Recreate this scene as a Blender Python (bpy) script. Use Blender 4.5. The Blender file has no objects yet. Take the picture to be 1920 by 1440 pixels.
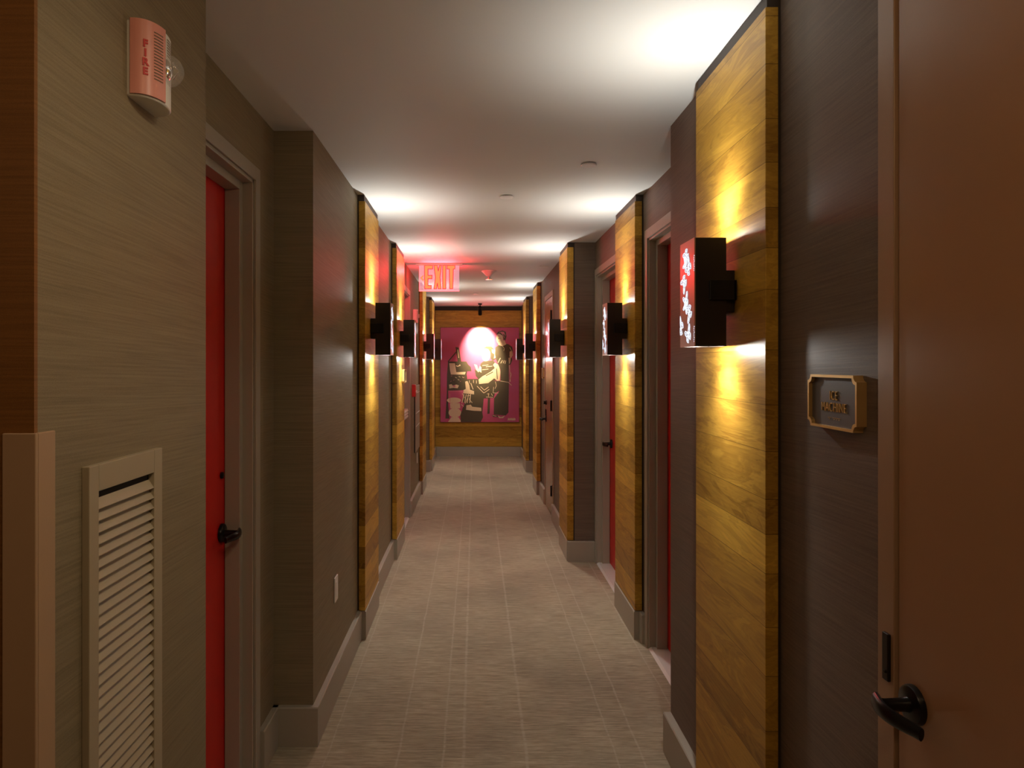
import bpy, bmesh, math, random
from mathutils import Vector, Matrix, Euler

random.seed(7)
sc = bpy.context.scene
COL = sc.collection
H = 1.515          # camera height
CEIL = 2.44
F = 1300.0         # focal length in pixels of the 1920 px frame
PI = math.pi

# ------------------------------------------------------------------ materials
def new_mat(name):
    m = bpy.data.materials.new(name); m.use_nodes = True
    nt = m.node_tree; nt.nodes.clear()
    out = nt.nodes.new('ShaderNodeOutputMaterial')
    bs = nt.nodes.new('ShaderNodeBsdfPrincipled')
    nt.links.new(bs.outputs[0], out.inputs[0])
    return m, nt, bs, out

def plain(name, col, rough=0.5, metal=0.0, spec=0.5, bump=0.0, bscale=300.0, coat=0.0, vary=0.0):
    m, nt, bs, out = new_mat(name)
    bs.inputs['Base Color'].default_value = (*col, 1)
    bs.inputs['Roughness'].default_value = rough
    bs.inputs['Metallic'].default_value = metal
    bs.inputs['Specular IOR Level'].default_value = spec
    bs.inputs['Coat Weight'].default_value = coat
    geo = nt.nodes.new('ShaderNodeNewGeometry')
    nz = nt.nodes.new('ShaderNodeTexNoise'); nz.inputs['Scale'].default_value = bscale
    nt.links.new(geo.outputs['Position'], nz.inputs['Vector'])
    if bump:
        b = nt.nodes.new('ShaderNodeBump'); b.inputs['Strength'].default_value = bump
        b.inputs['Distance'].default_value = 0.002
        nt.links.new(nz.outputs['Fac'], b.inputs['Height'])
        nt.links.new(b.outputs[0], bs.inputs['Normal'])
    if vary:
        n2 = nt.nodes.new('ShaderNodeTexNoise'); n2.inputs['Scale'].default_value = 2.5
        nt.links.new(geo.outputs['Position'], n2.inputs['Vector'])
        mix = nt.nodes.new('ShaderNodeMix'); mix.data_type = 'RGBA'
        mix.inputs[6].default_value = (*[c*(1-vary) for c in col], 1)
        mix.inputs[7].default_value = (*[min(1, c*(1+vary)) for c in col], 1)
        nt.links.new(n2.outputs['Fac'], mix.inputs[0])
        nt.links.new(mix.outputs[2], bs.inputs['Base Color'])
    return m

def emit(name, col, strength):
    m, nt, bs, out = new_mat(name)
    nt.nodes.remove(bs)
    e = nt.nodes.new('ShaderNodeEmission')
    e.inputs[0].default_value = (*col, 1); e.inputs[1].default_value = strength
    nt.links.new(e.outputs[0], out.inputs[0])
    return m

class NB:
    """small node builder"""
    def __init__(s, nt): s.nt = nt
    def val(s, sock, v):
        if isinstance(v, bpy.types.NodeSocket): s.nt.links.new(v, sock)
        else: sock.default_value = v
    def math(s, op, a, b=0.0, clamp=False):
        n = s.nt.nodes.new('ShaderNodeMath'); n.operation = op; n.use_clamp = clamp
        s.val(n.inputs[0], a); s.val(n.inputs[1], b); return n.outputs[0]
    def pos(s):
        g = s.nt.nodes.new('ShaderNodeNewGeometry')
        sp = s.nt.nodes.new('ShaderNodeSeparateXYZ'); s.nt.links.new(g.outputs['Position'], sp.inputs[0])
        return g.outputs['Position'], sp.outputs
    def comb(s, x, y, z):
        n = s.nt.nodes.new('ShaderNodeCombineXYZ')
        for i, v in enumerate((x, y, z)): s.val(n.inputs[i], v)
        return n.outputs[0]
    def noise(s, vec, scale=1.0, detail=2.0, dist=0.0, rough=0.5):
        n = s.nt.nodes.new('ShaderNodeTexNoise')
        s.val(n.inputs['Vector'], vec); n.inputs['Scale'].default_value = scale
        n.inputs['Detail'].default_value = detail; n.inputs['Distortion'].default_value = dist
        n.inputs['Roughness'].default_value = rough
        return n.outputs['Fac']
    def ramp(s, fac, stops):
        n = s.nt.nodes.new('ShaderNodeValToRGB'); s.val(n.inputs[0], fac)
        el = n.color_ramp.elements
        while len(el) > 1: el.remove(el[-1])
        el[0].position = stops[0][0]; el[0].color = (*stops[0][1], 1)
        for p, c in stops[1:]:
            e = el.new(p); e.color = (*c, 1)
        return n.outputs[0]
    def mix(s, fac, a, b, mode='MIX'):
        n = s.nt.nodes.new('ShaderNodeMix'); n.data_type = 'RGBA'; n.blend_type = mode
        s.val(n.inputs[0], fac)
        s.val(n.inputs[6], a if isinstance(a, bpy.types.NodeSocket) else (*a, 1))
        s.val(n.inputs[7], b if isinstance(b, bpy.types.NodeSocket) else (*b, 1))
        return n.outputs[2]
    def bump(s, h, strength, dist):
        n = s.nt.nodes.new('ShaderNodeBump'); n.inputs['Strength'].default_value = strength
        n.inputs['Distance'].default_value = dist; s.val(n.inputs['Height'], h); return n.outputs[0]

def mat_wallcover(name, dark, light, rough=0.5):
    m, nt, bs, out = new_mat(name); nb = NB(nt)
    p, (x, y, z) = nb.pos()
    tilt = nb.math('ADD', z, nb.math('MULTIPLY', y, 0.03))
    v = nb.comb(nb.math('MULTIPLY', x, 5.0), nb.math('MULTIPLY', y, 5.0), nb.math('MULTIPLY', tilt, 260.0))
    n1 = nb.noise(v, 1.0, 3.0)
    v2 = nb.comb(nb.math('MULTIPLY', x, 2.0), nb.math('MULTIPLY', y, 2.0), nb.math('MULTIPLY', tilt, 38.0))
    n2 = nb.noise(v2, 1.0, 2.0)
    n3 = nb.noise(p, 900.0, 1.0)
    f = nb.math('ADD', nb.math('MULTIPLY', n1, 0.50), nb.math('MULTIPLY', n2, 0.12))
    f = nb.math('ADD', f, nb.math('MULTIPLY', n3, 0.38))
    c = nb.ramp(f, [(0.30, dark), (0.70, light)])
    nt.links.new(c, bs.inputs['Base Color'])
    bs.inputs['Roughness'].default_value = rough
    bs.inputs['Specular IOR Level'].default_value = 0.28
    nt.links.new(nb.bump(n1, 0.25, 0.001), bs.inputs['Normal'])
    return m

def mat_wood(name, horiz='y', freq=8.0, dark=(.21, .095, .009), light=(.74, .44, .06)):
    m, nt, bs, out = new_mat(name); nb = NB(nt)
    p, (x, y, z) = nb.pos()
    # boards stacked in z with irregular heights
    vo = nt.nodes.new('ShaderNodeTexVoronoi'); vo.voronoi_dimensions = '1D'; vo.feature = 'F1'
    vo.inputs['Scale'].default_value = freq; vo.inputs['Randomness'].default_value = 0.8
    # every panel gets its own board heights
    cell = nb.math('FLOOR', nb.math('DIVIDE', nb.math('SUBTRACT', y, 1.4), 1.6))
    side = nb.math('MULTIPLY', nb.math('GREATER_THAN', x, 0.0), 3.37 if horiz == 'y' else 0.0)
    w = nb.math('ADD', z, nb.math('ADD', nb.math('MULTIPLY', cell, 1.71), side))
    nt.links.new(w, vo.inputs['W'])
    sp = nt.nodes.new('ShaderNodeSeparateColor'); nt.links.new(vo.outputs['Color'], sp.inputs[0])
    tone = sp.outputs[0]; rnd = sp.outputs[1]
    ve = nt.nodes.new('ShaderNodeTexVoronoi'); ve.voronoi_dimensions = '1D'; ve.feature = 'DISTANCE_TO_EDGE'
    ve.inputs['Scale'].default_value = freq; ve.inputs['Randomness'].default_value = 0.8
    nt.links.new(w, ve.inputs['W'])
    seam = nb.math('LESS_THAN', ve.outputs['Distance'], 0.007)
    off = nb.math('MULTIPLY', rnd, 40.0)
    long_ = y if horiz == 'y' else x
    oth = x if horiz == 'y' else y
    # figure of the grain: stretched, distorted
    v = nb.comb(nb.math('ADD', nb.math('MULTIPLY', long_, 2.2), off), nb.math('MULTIPLY', z, 13.0), nb.math('MULTIPLY', oth, 6.0))
    g1 = nb.noise(v, 1.0, 4.0, 1.6, 0.6)
    rings = nb.math('SINE', nb.math('MULTIPLY', g1, 42.0))
    v2 = nb.comb(nb.math('ADD', nb.math('MULTIPLY', long_, 7.0), off), nb.math('MULTIPLY', z, 210.0), nb.math('MULTIPLY', oth, 60.0))
    g2 = nb.noise(v2, 1.0, 3.0)
    f = nb.math('ADD', nb.math('MULTIPLY', tone, 0.34), nb.math('MULTIPLY', g1, 0.54))
    f = nb.math('ADD', f, nb.math('MULTIPLY', rings, 0.045))
    f = nb.math('ADD', f, nb.math('MULTIPLY', g2, 0.22))
    mid = tuple((a + b) * .5 for a, b in zip(dark, light))
    c = nb.ramp(f, [(0.25, dark), (0.55, mid), (0.85, light)])
    c = nb.mix(nb.math('MULTIPLY', seam, 0.75), c, tuple(d * .35 for d in dark))
    nt.links.new(c, bs.inputs['Base Color'])
    bs.inputs['Roughness'].default_value = 0.42
    bs.inputs['Specular IOR Level'].default_value = 0.28
    nt.links.new(nb.bump(g2, 0.12, 0.0006), bs.inputs['Normal'])
    return m

def mat_carpet():
    m, nt, bs, out = new_mat('carpet'); nb = NB(nt)
    p, (x, y, z) = nb.pos()
    v = nb.comb(nb.math('MULTIPLY', x, 7.0), nb.math('MULTIPLY', y, 95.0), 0.0)
    n1 = nb.noise(v, 1.0, 3.0, 0.2, 0.65)
    v2 = nb.comb(nb.math('MULTIPLY', x, 26.0), nb.math('MULTIPLY', y, 240.0), 0.0)
    n2 = nb.noise(v2, 1.0, 2.0)
    n3 = nb.noise(p, 420.0, 2.0)
    n4 = nb.noise(p, 1.7, 3.0)
    f = nb.math('ADD', nb.math('MULTIPLY', n1, 0.55), nb.math('MULTIPLY', n2, 0.25))
    f = nb.math('ADD', f, nb.math('MULTIPLY', n3, 0.2))
    c = nb.ramp(f, [(0.33, (.18, .15, .098)), (0.5, (.35, .30, .208)), (0.68, (.54, .475, .345))])
    c = nb.mix(nb.math('MULTIPLY', nb.math('SUBTRACT', n4, 0.42, True), 1.3), c, (.12, .098, .078))
    wob = nb.math('MULTIPLY', nb.math('SUBTRACT', nb.noise(nb.comb(0.0, nb.math('MULTIPLY', y, 6.0), 0.0), 1.0, 2.0), 0.5), 0.012)
    xw = nb.math('ADD', x, wob)
    tot = None
    for xi, w_ in ((-.57, .003), (-.295, .0045), (-.121, .0045), (-.043, .0065), (.20, .0065), (.545, .004), (.645, .0045), (.867, .004)):
        d = nb.math('ABSOLUTE', nb.math('SUBTRACT', xw, xi))
        s = nb.math('SUBTRACT', 1.0, nb.math('DIVIDE', d, w_ * 1.25), True)
        s = nb.math('MULTIPLY', s, 1.7, True)
        tot = s if tot is None else nb.math('MAXIMUM', tot, s)
    brk = nb.math('MULTIPLY', nb.math('SUBTRACT', nb.noise(nb.comb(nb.math('MULTIPLY', x, 9.0), nb.math('MULTIPLY', y, 60.0), 3.0), 1.0, 2.0), 0.25, True), 1.9, True)
    tot = nb.math('MULTIPLY', nb.math('MULTIPLY', tot, brk), 0.8)
    c = nb.mix(tot, c, (.47, .42, .33))
    nt.links.new(c, bs.inputs['Base Color'])
    bs.inputs['Roughness'].default_value = 0.95
    bs.inputs['Specular IOR Level'].default_value = 0.1
    bs.inputs['Sheen Weight'].default_value = 0.15
    nt.links.new(nb.bump(f, 0.6, 0.004), bs.inputs['Normal'])
    return m

def mat_glass(name, tint, alpha, emis=None, es=0.0, rough=0.05):
    m, nt, bs, out = new_mat(name)
    tr = nt.nodes.new('ShaderNodeBsdfTransparent'); tr.inputs[0].default_value = (1, 1, 1, 1)
    bs.inputs['Base Color'].default_value = (*tint, 1); bs.inputs['Roughness'].default_value = rough
    if emis:
        bs.inputs['Emission Color'].default_value = (*emis, 1); bs.inputs['Emission Strength'].default_value = es
    mx = nt.nodes.new('ShaderNodeMixShader'); mx.inputs[0].default_value = alpha
    nt.links.new(tr.outputs[0], mx.inputs[1]); nt.links.new(bs.outputs[0], mx.inputs[2])
    nt.links.new(mx.outputs[0], out.inputs[0])
    return m

M = {}
M['wall'] = mat_wallcover('taupe_grasscloth', (.175, .140, .082), (.315, .262, .166), 0.58)
M['wall_dim'] = mat_wallcover('dim_side_grasscloth', (.118, .086, .064), (.218, .165, .124), 0.55)  # same grasscloth; dimmer light on the right put into a darker, browner colour
M['lobby_wood'] = mat_wallcover('brown_wood_veneer', (.15, .062, .013), (.28, .125, .032), 0.45)
M['wood'] = mat_wood('walnut_boards', 'y', 8.5)
M['wood_end'] = mat_wood('walnut_boards_end', 'x', 6.5)
M['carpet'] = mat_carpet()
M['ceiling'] = plain('ceiling_paint', (.76, .775, .755), 0.62, bump=0.08, bscale=180)
M['trim'] = plain('taupe_trim_paint', (.37, .335, .27), 0.4, bump=0.03)
M['taupe_door'] = plain('taupe_door_paint', (.37, .205, .108), 0.24, bump=0.04, bscale=500)
M['taupe_frame'] = plain('taupe_frame_paint', (.36, .225, .135), 0.36, bump=0.04, bscale=500)
M['red'] = plain('red_door_paint', (.56, .008, .004), 0.42, bump=0.03)
M['dark'] = plain('dark_backing', (.035, .022, .014), 0.6)
M['bronze'] = plain('dark_bronze', (.035, .026, .020), 0.35, metal=0.6)
M['black'] = plain('black_metal', (.012, .011, .011), 0.28, metal=0.5)
M['plate'] = plain('brushed_copper_plate', (.50, .27, .20), 0.30, metal=0.35)
M['white'] = plain('white_plastic', (.78, .77, .73), 0.4)
M['whitemetal'] = plain('white_metal', (.8, .79, .75), 0.35)
M['cover'] = plain('bright_white_enamel', (.93, .93, .92), 0.3)
M['stone'] = plain('pale_threshold_stone', (.66, .64, .60), 0.4, vary=.08)
M['gold'] = plain('brass', (.75, .50, .20), 0.33, metal=0.7)
M['signgrey'] = plain('sign_grey', (.10, .10, .10), 0.45, bump=.1, bscale=900)
M['grille'] = plain('grille_paint', (.40, .345, .24), 0.45)
M['guard'] = plain('corner_guard_vinyl', (.42, .28, .17), 0.5, bump=.05)
M['hole'] = plain('duct_dark', (.012, .010, .008), 0.9)
M['firered'] = plain('fire_red_print', (.60, .012, .010), 0.4)
M['firepink'] = plain('pink_cover_plastic', (.78, .33, .27), 0.38)
M['slot'] = plain('louvre_slot', (.20, .13, .08), 0.7)
M['lensglass'] = mat_glass('clear_strobe_lens', (.9, .88, .86), 0.16, rough=.03)
M['chrome'] = plain('chrome', (.85, .83, .8), 0.12, metal=1.0)
M['lamp'] = emit('lamp_lens', (1.0, .95, .86), 9.0)
M['motif'] = emit('cutout_glow', (.80, .86, 1.0), 1.05)
M['motifdim'] = plain('cutout_metal', (.10, .10, .16), 0.3, metal=.6)
M['exitlet'] = emit('exit_letter_glow', (9.0, .27, .09), 1.0)
M['exitrim'] = emit('exit_letter_rim', (5.0, .015, .05), 1.0)
M['exitedge'] = emit('exit_edge_glow', (5.0, .35, .40), 1.0)
M['exitpanel'] = mat_glass('exit_acrylic', (.45, .30, .34), 0.42, emis=(.75, .46, .55), es=.62, rough=.08)
M['filldisc'] = emit('fill_lamp_lens', (1.0, .62, .30), 9.0)  # glowing disc of the added, unseen fill lamps
M['led'] = emit('tiny_led', (1.0, .97, .9), 1.0)

# ------------------------------------------------------------------ mesh helpers
class MB:
    def __init__(s): s.v = []; s.f = []; s.mi = []
    def add(s, vs, fs, mi=0):
        n = len(s.v); s.v += [tuple(v) for v in vs]
        for f in fs: s.f.append([n + i for i in f]); s.mi.append(mi)
        return s
    def box(s, x0, x1, y0, y1, z0, z1, mi=0):
        if x0 > x1: x0, x1 = x1, x0
        if y0 > y1: y0, y1 = y1, y0
        if z0 > z1: z0, z1 = z1, z0
        vs = [(x, y, z) for z in (z0, z1) for y in (y0, y1) for x in (x0, x1)]
        return s.add(vs, [(0, 2, 3, 1), (4, 5, 7, 6), (0, 1, 5, 4), (2, 6, 7, 3), (0, 4, 6, 2), (1, 3, 7, 5)], mi)
    def prism(s, pts, axis, a, b, mi=0):
        """pts 2-D outline (counter-clockwise), extruded along axis from a to b"""
        def mk(p, t):
            if axis == 'x': return (t, p[0], p[1])
            if axis == 'y': return (p[0], t, p[1])
            return (p[0], p[1], t)
        n = len(pts)
        vs = [mk(p, a) for p in pts] + [mk(p, b) for p in pts]
        fs = [tuple(range(n - 1, -1, -1)), tuple(range(n, 2 * n))]
        fs += [(i, (i + 1) % n, n + (i + 1) % n, n + i) for i in range(n)]
        return s.add(vs, fs, mi)
    def lathe(s, prof, origin, axis=(0, 0, 1), seg=24, mi=0):
        ax = Vector(axis).normalized()
        q = Vector((0, 0, 1)).rotation_difference(ax)
        o = Vector(origin); vs = []; fs = []
        for r, h in prof:
            for k in range(seg):
                a = 2 * PI * k / seg
                vs.append(o + q @ Vector((r * math.cos(a), r * math.sin(a), h)))
        for i in range(len(prof) - 1):
            for k in range(seg):
                k2 = (k + 1) % seg
                fs.append((i * seg + k, i * seg + k2, (i + 1) * seg + k2, (i + 1) * seg + k))
        fs.append(tuple(range(seg - 1, -1, -1)))
        fs.append(tuple((len(prof) - 1) * seg + k for k in range(seg)))
        return s.add(vs, fs, mi)
    def tube(s, pts, radii, seg=12, mi=0, flat=1.0):
        pts = [Vector(p) for p in pts]; vs = []; fs = []
        if not hasattr(radii, '__len__'): radii = [radii] * len(pts)
        up = None
        for i, p in enumerate(pts):
            t = (pts[min(i + 1, len(pts) - 1)] - pts[max(i - 1, 0)]).normalized()
            if up is None:
                up = Vector((0, 0, 1)) if abs(t.z) < .9 else Vector((1, 0, 0))
            a = t.cross(up).normalized(); b = a.cross(t).normalized()
            for k in range(seg):
                an = 2 * PI * k / seg
                vs.append(p + a * math.cos(an) * radii[i] * flat + b * math.sin(an) * radii[i])
        for i in range(len(pts) - 1):
            for k in range(seg):
                k2 = (k + 1) % seg
                fs.append((i * seg + k, i * seg + k2, (i + 1) * seg + k2, (i + 1) * seg + k))
        fs.append(tuple(range(seg - 1, -1, -1)))
        fs.append(tuple((len(pts) - 1) * seg + k for k in range(seg)))
        return s.add(vs, fs, mi)
    def build(s, name, mat, parent=None, smooth=False, bevel=0.0, bseg=2, shift=True):
        me = bpy.data.meshes.new(name)
        o0 = Vector((0, 0, 0))
        if parent is not None and shift:
            q = parent
            while q is not None: o0 += Vector(q.location); q = q.parent
        me.from_pydata([Vector(v) - o0 for v in s.v], [], s.f)
        mats = mat if isinstance(mat, (list, tuple)) else [mat]
        for m in mats: me.materials.append(m)
        for p, i in zip(me.polygons, s.mi): p.material_index = i
        bm = bmesh.new(); bm.from_mesh(me)
        bmesh.ops.recalc_face_normals(bm, faces=bm.faces); bm.to_mesh(me); bm.free()
        me.update()
        if smooth:
            for p in me.polygons: p.use_smooth = True
            try: me.set_sharp_from_angle(angle=math.radians(38))
            except Exception: pass
        o = bpy.data.objects.new(name, me); COL.objects.link(o)
        if parent is not None: o.parent = parent
        if bevel:
            b = o.modifiers.new('bevel', 'BEVEL'); b.width = bevel; b.segments = bseg
            b.limit_method = 'ANGLE'; b.angle_limit = math.radians(40)
        return o

def empty(name, loc=(0, 0, 0), rz=0.0, parent=None):
    o = bpy.data.objects.new(name, None); COL.objects.link(o)
    o.location = loc; o.rotation_euler = (0, 0, rz); o.empty_display_size = .05
    if parent: o.parent = parent
    return o
def tag(o, label, cat, group=None, kind=None):
    o['label'] = label; o['category'] = cat
    if group: o['group'] = group
    if kind: o['kind'] = kind
    return o
def struct(o, label=None):
    o['kind'] = 'structure'
    if label: o['label'] = label
    return o

def text_mb(txt, size, ex, xs=1.0, spacing=1.0, bold=0.0):
    cu = bpy.data.curves.new('lettering_src', 'FONT'); cu.body = txt; cu.size = size
    cu.extrude = ex; cu.align_x = 'CENTER'; cu.align_y = 'CENTER'; cu.space_character = spacing
    cu.offset = bold; cu.resolution_u = 4
    ob = bpy.data.objects.new('lettering_src', cu); COL.objects.link(ob)
    bpy.context.view_layer.update()
    dg = bpy.context.evaluated_depsgraph_get()
    me = ob.evaluated_get(dg).to_mesh()
    mb = MB(); mb.add([(v.co.x * xs, v.co.y, v.co.z) for v in me.vertices], [tuple(p.vertices) for p in me.polygons])
    ob.evaluated_get(dg).to_mesh_clear()
    bpy.data.objects.remove(ob); bpy.data.curves.remove(cu)
    return mb
def xform(mb, fn):
    mb.v = [tuple(fn(Vector(v))) for v in mb.v]; return mb

# ------------------------------------------------------------------ setting
DT = 2.177     # top of the door openings
XL, XR = -.643, .765          # corridor wall faces
AL, AR = -.80, .925           # recessed (alcove) wall faces
YE = 11.3

b = MB(); b.box(-2.6, 1.4, -3.0, YE + .1, -.08, 0)
struct(b.build('floor', M['carpet']), 'grey beige carpet with thin pale lengthwise lines')
b = MB(); b.box(-2.6, 1.4, -3.0, YE + .1, CEIL, CEIL + .08)
struct(b.build('ceiling', M['ceiling']), 'smooth white corridor ceiling')

def wall_run(b, face, out, y0, y1, holes=()):
    """a wall slab between x=face and x=out, along y, with door openings (ya, yb)"""
    y = y0
    for ya, yb in sorted(holes):
        if ya > y: b.box(face, out, y, ya, 0, CEIL)
        b.box(face, out, ya, yb, DT + .004, CEIL)
        y = yb
    if y1 > y: b.box(face, out, y, y1, 0, CEIL)

LD1 = (1.70, 2.51); LD2 = (5.95, 6.79)
RD0 = (.335, 1.2455); RD1 = (2.78, 3.69); RD2 = (4.39, 5.25); RD3 = (6.75, 7.42)
b = MB()
wall_run(b, XL, -1.05, 1.02, 1.658)
wall_run(b, AL, -1.05, 1.658, 2.76, [LD1])
wall_run(b, XL, -1.05, 2.76, 8.62, [LD2])
wall_run(b, AL, -1.05, 8.62, 9.70)
wall_run(b, XL, -1.05, 9.70, YE)
struct(b.build('wall_left', M['wall']), 'taupe grasscloth wall with recessed doorways')
b = MB()
wall_run(b, XR, 1.20, -3.0, 2.705, [RD0])
wall_run(b, AR, 1.20, 2.705, 5.31, [RD1, RD2])
wall_run(b, XR, 1.20, 5.31, 8.55, [RD3])
wall_run(b, AR, 1.20, 8.55, 9.65)
wall_run(b, XR, 1.20, 9.65, YE)
struct(b.build('wall_right', M['wall_dim']), 'taupe grasscloth wall, tinted darker for dimmer light, with recessed doorways')
b = MB(); b.box(-1.05, 1.20, YE, YE + .1, 0, CEIL)
struct(b.build('wall_end', M['dark']))
b = MB(); b.box(-2.6, XL, 1.012, 1.02, 0, CEIL)
struct(b.build('wall_lobby', M['lobby_wood']), 'brown wood veneered wall face turning away at the left')
b = MB(); b.box(-2.7, -2.6, -3.0, 1.02, 0, CEIL)
struct(b.build('wall_far_left', M['lobby_wood']))
b = MB(); b.box(-2.7, 1.4, -3.1, -3.0, 0, CEIL)
struct(b.build('wall_back', M['lobby_wood']))

# baseboards
BH = .155; BT = .024
def base_y(b, face, s, y0, y1, t=BT):
    b.prism([(face, 0), (face + s * t, 0), (face + s * t, BH - .004), (face + s * (t - .004), BH), (face, BH)], 'y', y0, y1)
def base_x(b, yface, x0, x1, t=BT):
    b.prism([(yface, 0), (yface - t, 0), (yface - t, BH - .004), (yface - t + .004, BH), (yface, BH)], 'x', x0, x1)
CW = .05
PAN_L = [(3.80, 4.33), (5.34, 5.92), (7.99, 8.58), (9.74, 10.34)]
PAN_R = [(1.728, 2.272), (3.80, 4.332), (5.31, 5.80), (7.97, 8.49), (9.66, 10.22)]
b = MB()
base_y(b, XL, 1, 1.05, 1.658 + BT)
base_y(b, AL, 1, LD1[1] + CW, 2.76)
base_x(b, 2.76, AL, XL + BT)
y = 2.76
for ya, yb in PAN_L[:3] + [(8.62, 8.62)]:
    if ya == PAN_L[2][0]:
        base_y(b, XL, 1, PAN_L[1][1], LD2[0] - CW); base_y(b, XL, 1, LD2[1] + CW, ya)
    else: base_y(b, XL, 1, y, ya)
    if yb > ya: base_y(b, XL, 1, ya, yb, .047)
    y = yb
base_y(b, AL, 1, 8.62, 9.70); base_x(b, 9.70, AL, XL + BT)
base_y(b, XL, 1, 9.70, PAN_L[3][0]); base_y(b, XL, 1, *PAN_L[3], .047); base_y(b, XL, 1, PAN_L[3][1], YE)
struct(b.build('baseboard_left', M['trim']), 'tall taupe grey baseboard with a pale lit top edge')
b = MB()
base_y(b, XR, -1, RD0[1] + CW, PAN_R[0][0]); base_y(b, XR, -1, *PAN_R[0], .06); base_y(b, XR, -1, PAN_R[0][1], 2.705, .030)
base_y(b, XR, -1, -3.0, RD0[0] - CW)
base_y(b, AR, -1, RD1[1] + CW, PAN_R[1][0]); base_y(b, AR, -1, *PAN_R[1], .052)
base_x(b, 5.31, XR - BT - .03, AR)
base_y(b, XR, -1, *PAN_R[2], .06); base_y(b, XR, -1, PAN_R[2][1], RD3[0] - CW); base_y(b, XR, -1, RD3[1] + CW, PAN_R[3][0])
base_y(b, XR, -1, *PAN_R[3], .055); base_y(b, AR, -1, 8.55, 9.65); base_x(b, 9.65, XR - BT - .025, AR)
base_y(b, XR, -1, *PAN_R[4], .055); base_y(b, XR, -1, PAN_R[4][1], YE)
struct(b.build('baseboard_right', M['trim']), 'tall taupe grey baseboard along the right wall')
b = MB(); base_x(b, YE, XL + BT, XR - BT, .03)
struct(b.build('baseboard_end', M['trim']), 'taupe grey baseboard under the boarded end wall')

# end wall wood boards
b = MB(); b.box(XL, XR, YE - .022, YE - .001, BH + .002, 2.372)
o = b.build('wood_cladding', M['wood_end'], bevel=.002)
tag(o, 'horizontal walnut board cladding covering the far end wall behind the magenta painting', 'wall cladding')

# ------------------------------------------------------------------ doors
door_n = [0]
def lever_set(parent, X, s, Y, z, dirn, mat=None, length=.092, shank=.062):
    """round rose, shank and lever; s = direction towards the corridor (+1/-1 in x), dirn = +1/-1 lever direction in y"""
    mat = mat or M['black']
    a = (s, 0, 0)
    h = empty('door_handle', (X, Y, z)); h.parent = parent; h.location = Vector((X, Y, z)) - Vector(parent.location)
    b = MB(); b.lathe([(.033, 0), (.033, .005), (.031, .010), (.026, .0125)], (X, Y, z), a, 32)
    b.lathe([(.0105, .0125), (.0105, .02)], (X, Y + dirn * .0, z), a, 20)
    b.build('rose', mat, h, smooth=True)
    b = MB()
    b.lathe([(.0135, .008), (.0115, .02), (.010, shank - .01), (.012, shank)], (X, Y, z), a, 20)
    pts = []; rad = []
    for k in range(11):
        t = k / 10
        pts.append((X + s * (shank - .002 + .010 * math.sin(PI * min(1, t * 1.1)) - .012 * t * t), Y + dirn * (-.012 + (length + .012) * t), z + .002 * math.sin(PI * t) - .003 * t))
        rad.append(.0165 - .0055 * t)
    b.tube(pts, rad, 14, flat=.5)
    b.build('lever', mat, h, smooth=True)
    return h

def casing_boxes(b, face, s, y0, y1, proud=.009):
    b.box(face, face + s * proud, y0 - CW, y0, 0, DT + CW)
    b.box(face, face + s * proud, y1, y1 + CW, 0, DT + CW)
    b.box(face, face + s * proud, y0, y1, DT, DT + CW)

def recessed_door(face, s, opening, lab, lever_y, dirn, leafmat, framemat, deadbolt=True, depth=.09, threshold=True, panic=False):
    """s = +1: wall on the left, corridor towards +x ; depth measured away from the corridor"""
    door_n[0] += 1
    y0, y1 = opening
    d = empty('door_%d' % door_n[0], (face, (y0 + y1) / 2, 0))
    d['kind'] = 'structure'; d['label'] = lab
    b = MB()
    casing_boxes(b, face, s, y0, y1)
    e = -s
    # lining, then the stop that stands 3 cm into the opening
    th = .012
    b.box(face, face + e * .17, y0 - .0, y0 + th, 0, DT); b.box(face, face + e * .17, y1 - th, y1, 0, DT)
    b.box(face, face + e * .17, y0, y1, DT - th, DT + .003)
    st = .03
    b.box(face + e * .036, face + e * depth, y0 + th, y0 + th + st, 0, DT - th)
    b.box(face + e * .036, face + e * depth, y1 - th - st, y1 - th, 0, DT - th)
    b.box(face + e * .036, face + e * depth, y0 + th + st, y1 - th - st, DT - th - st, DT - th)
    b.build('door_frame', framemat, d, bevel=.0015)
    b = MB(); b.box(face + e * (depth + .002), face + e * (depth + .046), y0 + th + .003, y1 - th - .003, .012, DT - th - .004)
    b.build('door_leaf', leafmat, d, bevel=.002)
    if threshold:
        b = MB(); b.prism([(face + s * .004, 0.0), (face + e * .16, 0.0), (face + e * .16, .010), (face + e * .01, .010)], 'y', y0 + th, y1 - th)
        b.build('threshold', M['stone'], d)
    X = face + e * (depth + .001)
    if panic:
        b = MB()
        b.box(X, X + s * .085, y0 + .14, y1 - .06, .985, 1.075)
        for k in range(3): b.box(X + s * .085, X + s * .091, y0 + .15, y1 - .07, .995 + k * .027, 1.010 + k * .027)
        b.build('push_bar', M['whitemetal'], d, bevel=.004)
    else:
        lever_set(d, X, s, lever_y, .918, dirn)
        if deadbolt:
            b = MB(); b.lathe([(.012, 0), (.012, .006), (.009, .008)], (X, lever_y, 1.121), (s, 0, 0), 20)
            b.build('deadbolt', M['black'], d, smooth=True)
    return d

recessed_door(AL, 1, LD1, 'tall red door in the left recess beside the fire alarm wall', 2.437, -1, M['red'], M['trim'])
recessed_door(XL, 1, LD2, 'narrow red door in the left wall just before the exit sign', 6.2, -1, M['red'], M['trim'], panic=True)
recessed_door(AR, -1, RD1, 'red door in the right recess nearest the camera', 2.87, 1, M['red'], M['trim'])
recessed_door(AR, -1, RD2, 'red door in the right recess beside the wallpapered column', 5.14, -1, M['red'], M['trim'], deadbolt=False)

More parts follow.
